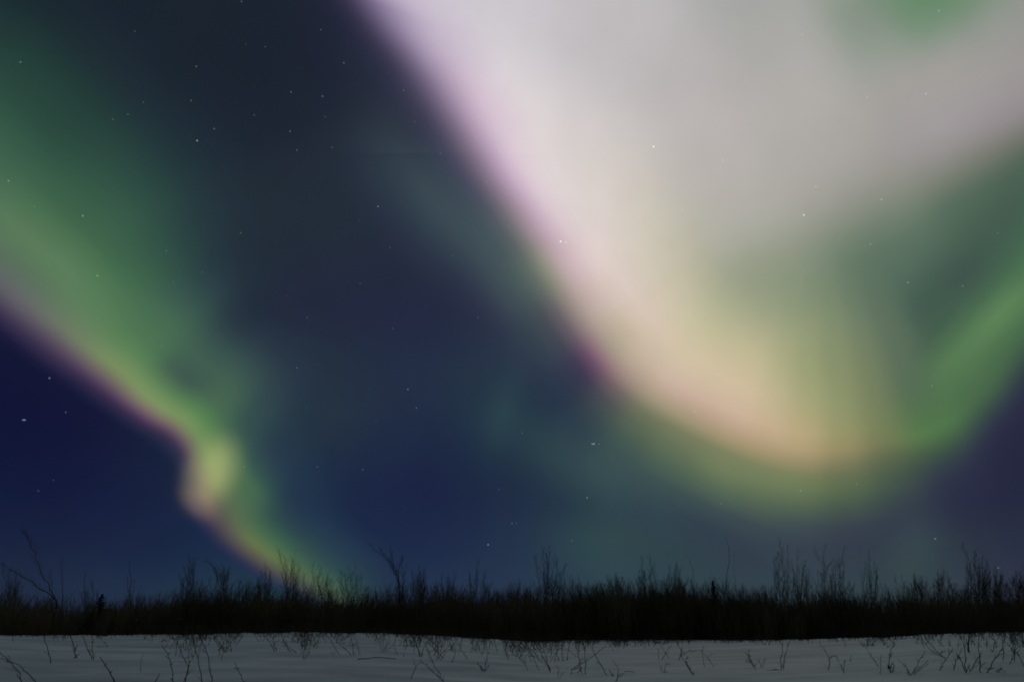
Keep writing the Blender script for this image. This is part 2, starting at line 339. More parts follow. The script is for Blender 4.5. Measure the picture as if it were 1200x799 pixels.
# --- faint detached rays between the two curtains
def ray(x0, y0, x1, y1, w, c, amp, crisp=False):
    """Soft streak of light along a great-circle arc, w pixels wide."""
    a, b = sight(x0, y0), sight(x1, y1)
    m = (a + b).normalized(); n = a.cross(b).normalized(); t = (b - a).normalized()
    hw = w / FOC; hl = (b - a).length / 2
    p = vop('DOT_PRODUCT', D, tuple(n)) * (1 / hw)
    q = vop('DOT_PRODUCT', vop('SUBTRACT', D, tuple(m)), tuple(t)) * (1 / hl)
    d2 = p * p + q * q
    if crisp: d2 = d2 * d2 * 0.5 + d2 * 0.3
    g = op('EXPONENT', d2 * -1.0) * op('GREATER_THAN', vop('DOT_PRODUCT', D, tuple(m)), 0.0)
    return vop('SCALE', tuple(v * amp for v in lin(c)), g)

def over(base, col, al):
    return vop('ADD', vop('SCALE', base, op('SUBTRACT', 1.0, al)), col)

sky = over(vop('MULTIPLY', dark, (0.69, 0.81, 0.77)), left, leftA)
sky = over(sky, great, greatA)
sky = over(sky, vop('SCALE', grey, gfade), greyA * gfade)
RAYS = [
    (262, 516, 236, 588, 23, (128, 122, 76), 0.74, True),
    (258, 528, 241, 580, 12, (92, 84, 50), 0.5, True),
    (216, 574, 252, 604, 11, (108, 80, 66), 0.42, True),
    (606, 425, 572, 535, 20, (62, 104, 76), 0.085),
    (590, 380, 600, 500, 75, (50, 84, 78), 0.06),
    (560, 478, 760, 585, 34, (60, 96, 76), 0.13),
    (1085, 600, 1058, 680, 22, (60, 90, 70), 0.16),
    (700, 590, 690, 680, 50, (50, 90, 72), 0.12),
    (440, 190, 600, 330, 46, (46, 80, 76), 0.16),
    (300, 470, 400, 640, 26, (40, 80, 78), 0.14),
]
for r in RAYS: sky = vop('ADD', sky, ray(*r))
# fine vertical-ish striation and patchiness of the light
nz2 = NT.nodes.new('ShaderNodeTexNoise'); nz2.inputs['Scale'].default_value = 9.0; nz2.inputs['Detail'].default_value = 3.0
_in(nz2.inputs['Vector'], vop('MULTIPLY', D, (1.0, 1.0, 0.45)))
sky = vop('SCALE', sky, maprange(N(nz2.outputs[0]), 0.2, 0.8, 0.94, 1.06))

# --- stars
STARS = [  # x, y, brightness, tint (0 white, 1 blue, 2 warm)
    (24, 73, .5, 0), (158, 37, .25, 0), (230, 78, .45, 0), (224, 118, .4, 0), (251, 151, .5, 0), (231, 165, 1.0, 0), (341, 108, .5, 0),
    (378, 113, .8, 1), (340, 154, .7, 1), (348, 176, .4, 0), (381, 137, .35, 1), (403, 74, .45, 0), (283, 2, .55, 1), (376, 35, .3, 0), (389, 173, .3, 2),
    (10, 212, .6, 0), (97, 253, .8, 0), (114, 323, .7, 0), (40, 242, .25, 0), (168, 120, .35, 1), (150, 134, .3, 0), (132, 140, .3, 0),
    (282, 273, .4, 0), (195, 294, .3, 0), (443, 242, .7, 0), (473, 106, .35, 0), (516, 180, .5, 1), (570, 213, .5, 1), (486, 143, .25, 0),
    (237, 319, .3, 1), (203, 330, .25, 1), (457, 290, .25, 0), (58, 443, .7, 0), (29, 492, 1.1, 1), (27, 492, .7, 0), (77, 483, .35, 0), (45, 575, .25, 0),
    (478, 456, .9, 1), (488, 478, .5, 2), (286, 547, .35, 0), (348, 431, .4, 0), (425, 550, .3, 0), (372, 547, .25, 0), (585, 573, .35, 1),
    (696, 520, 1.2, 0), (694, 520, .9, 0), (702, 520, .45, 0), (688, 583, .7, 0), (612, 507, .3, 0), (572, 638, .8, 0), (600, 613, .6, 1), (605, 613, .3, 1),
    (657, 283, 2.2, 0), (663, 284, .9, 0), (766, 172, 1.8, 0), (942, 252, 1.6, 0), (956, 219, .9, 1), (847, 188, .7, 0), (1033, 234, .8, 0), (1085, 110, .7, 0),
    (1020, 286, .7, 1), (1064, 331, .6, 0), (1128, 335, .4, 0), (1169, 273, .35, 1), (1100, 13, .8, 1), (1016, 114, .5, 0), (940, 41, .5, 0), (814, 482, .6, 0),
    (938, 575, .5, 0), (1004, 567, .35, 0), (845, 590, .3, 0), (1092, 452, .4, 0), (1096, 631, .6, 0), (1170, 665, .4, 0), (670, 633, .3, 0), (800, 245, .5, 0),
    (311, 55, .25, 0), (298, 135, .3, 2), (560, 372, .25, 0), (422, 332, .25, 0), (360, 372, .25, 0), (530, 300, .25, 0), (460, 385, .3, 0),
]
TINT = [(1.0, 1.0, 1.0), (0.45, 0.68, 1.0), (1.0, 0.85, 0.7)]
accs = [None, None, None]
for x, y, b, tint in STARS:
    dist = vop('DISTANCE', D0, tuple(sight(x, y)))
    rad = 0.0009 + 0.0003 * min(b, 1.5)
    g = maprange(dist, rad * 0.25, rad, 0.36 * b, 0.0)
    accs[tint] = g if accs[tint] is None else accs[tint] + g
for k in range(3): sky = vop('ADD', sky, vop('SCALE', TINT[k], accs[k]))
# dust of the faintest stars
vor = NT.nodes.new('ShaderNodeTexVoronoi'); vor.inputs['Scale'].default_value = 42.0
_in(vor.inputs['Vector'], D0)
vs = NT.nodes.new('ShaderNodeSeparateXYZ'); _in(vs.inputs[0], N(vor.outputs['Color']))
faint = maprange(N(vor.outputs['Distance']), 0.012, 0.045, 1.0, 0.0) * maprange(N(vs.outputs[0]), 0.55, 1.0, 0.0, 0.07)
sky = vop('ADD', sky, vop('SCALE', (0.7, 0.85, 1.0), faint))

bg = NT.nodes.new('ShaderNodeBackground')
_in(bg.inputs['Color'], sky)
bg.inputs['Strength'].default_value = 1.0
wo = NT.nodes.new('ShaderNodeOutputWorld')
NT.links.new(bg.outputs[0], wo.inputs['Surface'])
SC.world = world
world.cycles.sampling_method = 'MANUAL'
world.cycles.sample_map_resolution = 512

# ------------------------------------------------------------------ materials
def wood(name, dark, light, scale=6.0, rough=0.85):
    m = bpy.data.materials.new(name); m.use_nodes = True
    t = m.node_tree; b = t.nodes['Principled BSDF']
    tx = t.nodes.new('ShaderNodeTexCoord'); n = t.nodes.new('ShaderNodeTexNoise'); r = t.nodes.new('ShaderNodeValToRGB')
    n.inputs['Scale'].default_value = scale; n.inputs['Detail'].default_value = 4.0
    r.color_ramp.elements[0].position, r.color_ramp.elements[1].position = 0.35, 0.68
    r.color_ramp.elements[0].color, r.color_ramp.elements[1].color = dark + (1,), light + (1,)
    t.links.new(tx.outputs['Object'], n.inputs['Vector']); t.links.new(n.outputs[0], r.inputs[0]); t.links.new(r.outputs[0], b.inputs['Base Color'])
    b.inputs['Roughness'].default_value = rough; b.inputs['Specular IOR Level'].default_value = 0.2
    return m

M_BARK = wood('willow_bark', (0.030, 0.021, 0.015), (0.075, 0.052, 0.036))
M_TWIG = wood('fine_twigs', (0.070, 0.048, 0.038), (0.135, 0.092, 0.072), 9.0)
M_DARK = wood('dark_bark', (0.016, 0.012, 0.009), (0.040, 0.030, 0.020))
M_THICK = wood('thicket_bark', (0.055, 0.043, 0.026), (0.150, 0.115, 0.062), 0.35)
M_NEEDLE = wood('spruce_needles', (0.012, 0.020, 0.012), (0.030, 0.045, 0.026), 8.0)
M_STRAW = wood('dry_stalks', (0.13, 0.105, 0.07), (0.22, 0.18, 0.12), 8.0)

def snow_material():
    m = bpy.data.materials.new('snow'); m.use_nodes = True
    t = m.node_tree; b = t.nodes['Principled BSDF']
    tx = t.nodes.new('ShaderNodeTexCoord'); mp = t.nodes.new('ShaderNodeMapping')
    mp.inputs['Scale'].default_value = (0.35, 1.0, 1.0)                  # wind-combed: longer across than away
    t.links.new(tx.outputs['Object'], mp.inputs[0])
    n1 = t.nodes.new('ShaderNodeTexNoise'); n1.inputs['Scale'].default_value = 1.1; n1.inputs['Detail'].default_value = 5.0
    n2 = t.nodes.new('ShaderNodeTexNoise'); n2.inputs['Scale'].default_value = 9.0; n2.inputs['Detail'].default_value = 3.0
    for n in (n1, n2): t.links.new(mp.outputs[0], n.inputs['Vector'])
    r = t.nodes.new('ShaderNodeValToRGB')
    r.color_ramp.elements[0].position, r.color_ramp.elements[1].position = 0.3, 0.7
    r.color_ramp.elements[0].color, r.color_ramp.elements[1].color = (0.36, 0.435, 0.50, 1), (0.63, 0.70, 0.775, 1)  # darker and lighter patches paint the shading of the snow relief into the colour
    t.links.new(n1.outputs[0], r.inputs[0]); t.links.new(r.outputs[0], b.inputs['Base Color'])
    b1 = t.nodes.new('ShaderNodeBump'); b1.inputs['Strength'].default_value = 0.9; b1.inputs['Distance'].default_value = 0.16
    b2 = t.nodes.new('ShaderNodeBump'); b2.inputs['Strength'].default_value = 0.6; b2.inputs['Distance'].default_value = 0.02
    t.links.new(n1.outputs[0], b1.inputs['Height']); t.links.new(n2.outputs[0], b2.inputs['Height'])
    t.links.new(b1.outputs[0], b2.inputs['Normal']); t.links.new(b2.outputs[0], b.inputs['Normal'])
    b.inputs['Roughness'].default_value = 0.65
    b.inputs['Specular IOR Level'].default_value = 0.3
    return m
M_SNOW = snow_material()

# ------------------------------------------------------------------ the snow field
CREST_PX = [(-300, 745), (0, 744.3), (100, 744.6), (200, 743.8), (300, 741.8), (350, 741), (450, 741.8), (520, 744.8), (600, 750.5), (660, 752.6),
            (760, 752.8), (850, 752), (900, 751), (1000, 747.6), (1100, 743.4), (1150, 741.4), (1200, 741), (1500, 740)]
R_CREST = 30.0
_caz = np.array([azel(*p)[0] for p in CREST_PX])
_ch = np.array([CAM_H + R_CREST * math.tan(azel(*p)[1]) for p in CREST_PX])

_baz = np.array([azel(x, 745)[0] for x in (-300, 60, 130, 210, 270, 520, 620, 680, 780, 900, 990, 1060, 1500)])

def ground(x, y):
    """Height of the snow; works on arrays."""
    x = np.asarray(x, float); y = np.asarray(y, float)
    r = np.hypot(x, y) + 1e-6
    az = np.arctan2(x, y)
    hc = np.interp(az, _caz, _ch)
    t = np.clip((r - 8.0) / (R_CREST - 8.0), 0, 1)
    up = hc * (t * 0.75 + 0.25 * t * t * (3 - 2 * t))
    d = np.clip((r - R_CREST) / 7.0, 0, 1); d = d * d * (3 - 2 * d)
    far = np.clip((r - 60) / 200.0, 0, 1)
    hb = np.interp(az, _baz, [-0.25, -0.25, 0.46, 0.46, -0.2, -0.3, 0.08, 0.24, 0.26, 0.24, 0.1, -0.1, -0.1])
    base = up * (1 - d) + (hb * (1 - far)) * d
    lump = np.sin(x * 2.3 + 1.7 * np.sin(y * 0.9)) * np.sin(y * 4.1 + 1.2 * np.sin(x * 0.8)) * (0.5 + 0.5 * np.sin(x * 0.31 + 1) * np.sin(y * 0.47))
    rip = (lump * 0.022 + np.sin(x * 0.55 + 0.7 * np.sin(y * 0.8) + 1.3) * np.sin(y * 1.15 + 0.5 * np.sin(x * 0.37)) * 0.022
           + np.sin(x * 1.4 + y * 0.35 + 2 * np.sin(y * 0.6)) * np.sin(y * 2.6 + x * 0.3) * 0.010)
    rip = rip * np.clip((48 - r) / 20.0, 0, 1) * np.where(np.abs(r - R_CREST) < 3, 0.5 + 0.5 * np.abs(r - R_CREST) / 3, 1)
    rip = rip + 0.022 * np.sin(az * 71 + 0.4) * np.sin(az * 143 + 1.1) * np.exp(-((r - R_CREST) / 2.0) ** 2)
    return base + rip

def mesh_object(name, verts, faces, mat, parent=None, smooth=True):
    me = bpy.data.meshes.new(name)
    me.from_pydata([tuple(v) for v in verts], [], faces)
    me.update()
    if smooth: me.polygons.foreach_set('use_smooth', [True] * len(me.polygons))
    me.materials.append(mat)
    o = bpy.data.objects.new(name, me); COL.objects.link(o)
    if parent is not None: o.parent = parent
    return o

angs = np.radians(np.concatenate([np.arange(-48, 48, 0.35), np.arange(48, 312, 4.0)]))
rads = np.concatenate([np.linspace(0.5, 10, 12), np.arange(10.4, 32, 0.15), np.arange(32, 48, 0.4), np.geomspace(49, 9000, 40)])
A, Rr = np.meshgrid(angs, rads)
gx, gy = Rr * np.sin(A), Rr * np.cos(A)
gz = ground(gx, gy)
na, nr = len(angs), len(rads)
gv_ = np.stack([gx, gy, gz], -1).reshape(-1, 3).tolist() + [(0, 0, float(ground(0, 0)))]
gf = []
for i in range(nr - 1):
    for j in range(na):
        k = (j + 1) % na
        gf.append((i * na + k, i * na + j, (i + 1) * na + j, (i + 1) * na + k))
gf += [(nr * na, j, (j + 1) % na) for j in range(na)]
snow = mesh_object('snow_ground', gv_, gf, M_SNOW)
snow['kind'] = 'structure'

def on_ground(x, y):
    """Where the sight line to a point of the photograph meets the snow."""
    d = sight(x, y)
    hd = math.hypot(d.x, d.y)
    r = 9.0
    while r < 30.5:
        if CAM_H + d.z / hd * r <= float(ground(d.x / hd * r, d.y / hd * r)): break
        r += 0.03
    return r

def at_range(x, y, r):
    d = sight(x, y); hd = math.hypot(d.x, d.y)
    return Vector((d.x / hd * r, d.y / hd * r, CAM_H + d.z / hd * r))

# ------------------------------------------------------------------ branches
class Wood:
    """Collects tapered tubes into one mesh."""
    def __init__(self): self.v, self.f = [], []
    def tube(self, pts, r0, r1, sides=5):
        n = len(pts); base = len(self.v)
        t = (pts[-1] - pts[0]).normalized()
        a = t.orthogonal().normalized(); b = t.cross(a)
        for i, p in enumerate(pts):
            r = r0 + (r1 - r0) * i / (n - 1)
            for k in range(sides):
                th = 2 * math.pi * k / sides
                self.v.append(p + a * (r * math.cos(th)) + b * (r * math.sin(th)))
        for i in range(n - 1):
            for k in range(sides):
                q = (k + 1) % sides
                self.f.append((base + i * sides + k, base + i * sides + q, base + (i + 1) * sides + q, base + (i + 1) * sides + k))
        self.f.append(tuple(base + (n - 1) * sides + k for k in range(sides)))
        self.f.append(tuple(base + k for k in reversed(range(sides))))
    def build(self, name, mat, parent, origin):
        return mesh_object(name, [v - origin for v in self.v], self.f, mat, parent)

def smooth_path(ctrl, n, wob, rnd):
    """Catmull-Rom through the control points with a little natural wander."""
    c = [ctrl[0] * 2 - ctrl[1]] + ctrl + [ctrl[-1] * 2 - ctrl[-2]]
    out = []
    for i in range(1, len(c) - 2):
        for k in range(n):
            t = k / n
            p = 0.5 * ((2 * c[i]) + (c[i + 1] - c[i - 1]) * t + (2 * c[i - 1] - 5 * c[i] + 4 * c[i + 1] - c[i + 2]) * t * t
                       + (3 * c[i] - c[i - 1] - 3 * c[i + 1] + c[i + 2]) * t ** 3)
            out.append(p)
    out.append(ctrl[-1].copy())
    L = (ctrl[-1] - ctrl[0]).length
    for i in range(1, len(out) - 1):
        out[i] = out[i] + Vector((rnd.gauss(0, wob), rnd.gauss(0, wob), rnd.gauss(0, wob * 0.4))) * L
    return out

def sprout(w, path, lo, hi, n, length, rad, rnd, spread=0.55, depth=1, up=0.5):
    """n side twigs along path between fractions lo and hi."""
    for k in range(n):
        f = lo + (hi - lo) * (k + rnd.random()) / n
        x = f * (len(path) - 1); i = min(int(x), len(path) - 2)
        p = path[i].lerp(path[i + 1], x - i)
        d = (path[min(i + 2, len(path) - 1)] - path[max(i - 1, 0)]).normalized()
        side = Vector((rnd.gauss(0, 1), rnd.gauss(0, 0.6), rnd.gauss(0, 0.5))); side = (side - d * side.dot(d)).normalized()
        dr = (d + side * rnd.uniform(0.6, 1.4) * spread).normalized()
        L = length * rnd.uniform(0.5, 1.1) * (1.15 - 0.5 * f)
        bend = (Vector((0, 0, 1)) * up + side * rnd.uniform(-.2, .2)) * 0.35
        q = [p, p + dr * L * 0.5 + bend * L * 0.12, p + dr * L + bend * L * 0.5]
        w.tube(q, rad, rad * 0.45, 3)
        if depth > 0:
            sprout(w, [q[0], q[1], q[2]], 0.25, 0.95, rnd.randint(2, 3), L * 0.55, rad * 0.7, rnd, spread, depth - 1, up)

def empty(name, loc, label, cat, group=None):
    o = bpy.data.objects.new(name, None); COL.objects.link(o)
    o.location = loc; o.empty_display_size = 0.2
    o['label'], o['category'] = label, cat
    if group: o['group'] = group
    return o

# ------------------------------------------------------------------ the thicket: bare willow stems too many to count
TOP_PX = [(-300, 699), (0, 699), (40, 702), (70, 706), (95, 708), (120, 705), (150, 702), (200, 694), (250, 691), (300, 694), (400, 697), (450, 694), (500, 694),
          (600, 692), (700, 687), (780, 687), (850, 690), (900, 691), (950, 694), (1000, 697), (1050, 697), (1100, 694), (1150, 690), (1200, 691), (1500, 690)]
_taz = np.array([azel(*p)[0] for p in TOP_PX]); _tel = np.array([azel(*p)[1] for p in TOP_PX])

def clump_arrays(rnd, stems, twigs):
    """One unit-high willow clump as vertex and face arrays."""
    w = Wood()
    for s in range(stems):
        a = rnd.uniform(0, 2 * math.pi); lean = rnd.uniform(0.02, 0.34); H = rnd.uniform(0.62, 1.0)
        b0 = Vector((rnd.gauss(0, .09), rnd.gauss(0, .09), -0.06))
        tip = b0 + Vector((math.cos(a) * lean, math.sin(a) * lean, H))
        mid = b0.lerp(tip, 0.5) + Vector((rnd.gauss(0, .03), rnd.gauss(0, .03), 0.03))
        r0 = rnd.uniform(0.0045, 0.0085)
        w.tube([b0, mid, tip], r0, 0.0016, 3)
        for k in range(twigs):
            f = rnd.uniform(0.2, 0.95)
            p = b0.lerp(mid, f * 2) if f < .5 else mid.lerp(tip, f * 2 - 1)
            th = rnd.uniform(0, 2 * math.pi); L = rnd.uniform(0.14, 0.34)
            q = p + Vector((math.cos(th) * 0.42 * L, math.sin(th) * 0.42 * L, L * 0.85))
            if q.z > 1.06: q = p.lerp(q, max(0.2, (1.06 - p.z) / max(q.z - p.z, 1e-3)))
            w.tube([p, q], r0 * 0.5, 0.0013, 3)
    tri = []
    for f in w.f:
        for k in range(1, len(f) - 1): tri.append((f[0], f[k], f[k + 1]))
    return np.array([tuple(v) for v in w.v], np.float32), np.array(tri, np.int32)

_rt = random.Random(5)
variants = [clump_arrays(_rt, 9, 6) for _ in range(14)]
def whip_arrays(rnd):
    """A few long thin shoots."""
    w = Wood()
    for s in range(3):
        b0 = Vector((rnd.gauss(0, .05), rnd.gauss(0, .05), -0.05)); a = rnd.uniform(0, 6.28); lean = rnd.uniform(0, .16)
        tip = Vector((b0.x + math.cos(a) * lean, b0.y + math.sin(a) * lean, rnd.uniform(.72, 1.0)))
        mid = b0.lerp(tip, .55) + Vector((rnd.gauss(0, .02), rnd.gauss(0, .02), 0))
        w.tube([b0, mid, tip], 0.0036, 0.0010, 3)
        for k in range(7):
            p = mid.lerp(tip, rnd.uniform(0, .95)); th = rnd.uniform(0, 6.28); L = rnd.uniform(.07, .2)
            q = p + Vector((math.cos(th) * .35 * L, math.sin(th) * .35 * L, L)); q.z = min(q.z, 1.04)
            w.tube([p, q], .0019, .0009, 3)
    tri = []
    for f in w.f:
        for k in range(1, len(f) - 1): tri.append((f[0], f[k], f[k + 1]))
    return np.array([tuple(v) for v in w.v], np.float32), np.array(tri, np.int32)
whips = [whip_arrays(_rt) for _ in range(12)]
VV, FF, off = [], [], 0
N_CLUMPS, N_WHIPS = 2500, 2000
for i in range(N_CLUMPS + N_WHIPS):
    az = math.radians(_rt.uniform(-46, 46))
    r = 31.6 + 14.0 * _rt.random() ** 1.3
    if float(np.interp(az, _baz, [0, 0, 1, 1, 0, 0, 1, 1, 1, 1, 1, 0, 0])) > 0.4 and r < 33.6 and _rt.random() < .8: r += 2.2
    x, y = r * math.sin(az), r * math.cos(az)
    g = float(ground(x, y))
    top = CAM_H + r * math.tan(float(np.interp(az, _taz, _tel)))
    patch = 0.5 + 0.5 * math.sin(az * 37 + 1.1) * math.sin(az * 83 + r * .4)
    H = (top - g) * _rt.uniform(0.74, 1.0) * (0.95 + 0.08 * math.sin(az * 19 + .5) * math.sin(az * 43 + 1.9) + 0.04 * math.sin(az * 131))
    if _rt.random() < 0.20 * (0.35 + patch): H *= _rt.uniform(1.05, 1.28)
    v, f = variants[_rt.randrange(len(variants))]
    if i >= N_CLUMPS:
        v, f = whips[_rt.randrange(len(whips))]
        patch2 = 0.5 + 0.5 * math.sin(az * 29 + 2.3) * math.sin(az * 61 + 0.4)
        H = (top - g) * _rt.uniform(0.95, 1.08 + 0.34 * patch2 * _rt.random())
    th = _rt.uniform(0, 2 * math.pi); c, s = math.cos(th), math.sin(th)
    wd = H * _rt.uniform(0.85, 1.2)
    vx = (v[:, 0] * c - v[:, 1] * s) * wd + x; vy = (v[:, 0] * s + v[:, 1] * c) * wd + y
    VV.append(np.stack([vx, vy, v[:, 2] * H + g], 1)); FF.append(f + off); off += len(v)
VV = np.concatenate(VV).astype(np.float32); FF = np.concatenate(FF).astype(np.int32)
me = bpy.data.meshes.new('willow_thicket')
me.vertices.add(len(VV)); me.vertices.foreach_set('co', VV.ravel())
me.loops.add(FF.size); me.loops.foreach_set('vertex_index', FF.ravel())
me.polygons.add(len(FF)); me.polygons.foreach_set('loop_start', np.arange(0, FF.size, 3, dtype=np.int32))
me.update(); me.validate()
me.materials.append(M_THICK)
th_o = bpy.data.objects.new('willow_thicket', me); COL.objects.link(th_o)
th_o['kind'] = 'stuff'
th_o['label'] = 'dense dark thicket of bare willow stems running right across behind the snow'
th_o['category'] = 'thicket'

# ------------------------------------------------------------------ taller shrubs that stand out of the thicket
def shrub(name, label, cat, r, root, tips, seed, twigs=16, tlen=0.28, depth=1, thick=0.0125, spread=0.5, mat=None, wob=0.017, lo=0.5, group=None,
          fork=False, extra=16, width=14):
    """root: photo point where the shrub leaves the thicket; tips: photo points (or paths of points) where its stems end.
    fork: the stems part at root; otherwise each stem comes up from the ground by itself. extra: lower stems crowding round."""
    rnd = random.Random(seed)
    p0 = at_range(root[0], root[1], r)
    gp = Vector((p0.x, p0.y, 0)); gp.z = float(ground(gp.x, gp.y)) - 0.05
    t = empty(name, gp, label, cat, group)
    crown = Wood()
    todo = [(tip if isinstance(tip[0], tuple) else [tip], 1.0) for tip in tips]
    ymin = min(p[-1][1] for p, _k in todo)
    for k in range(extra):
        fx = rnd.gauss(0, 0.55)
        h = (root[1] - ymin) * rnd.uniform(0.25, 0.95) * max(0.35, 1 - abs(fx) * 0.55)
        todo.append(([(root[0] + fx * width + rnd.gauss(0, 2), root[1] - h)], 0.6))
    for pts, weight in todo:
        rr_ = r + rnd.uniform(-0.6, 0.6)
        tipx = pts[-1][0]
        if fork and weight == 1.0:
            ctrl = [gp + Vector((rnd.gauss(0, .05), rnd.gauss(0, .05), 0)), p0 + Vector((rnd.gauss(0, .03), rnd.gauss(0, .03), 0))]
        else:
            g = at_range(root[0] * 0.55 + tipx * 0.45 + rnd.gauss(0, 3), 740, rr_)
            g.z = float(ground(g.x, g.y)) - 0.05
            m = at_range(root[0] * 0.35 + tipx * 0.65 + rnd.gauss(0, 1.5), root[1] + 8, rr_)
            ctrl = [g, m]
        for k, q in enumerate(pts): ctrl.append(at_range(q[0], q[1], r + (rr_ - r) * (k + 1) / len(pts)))
        path = smooth_path(ctrl, 5, wob * 0.5, rnd)
        rad = thick * rnd.uniform(0.75, 1.1) * weight
        st = Wood(); st.tube(path, rad, 0.0035, 5)
        st.build('stem', mat or M_BARK, t, gp)
        Ls = (path[-1] - path[0]).length
        if twigs: sprout(crown, path, lo, 0.99, max(4, int(twigs * (0.8 if weight < 1 else 1.6))), tlen * Ls * 0.42, 0.0038, rnd, spread, depth, 0.8)
    if crown.f: crown.build('crown', mat or M_TWIG, t, gp)
    return t

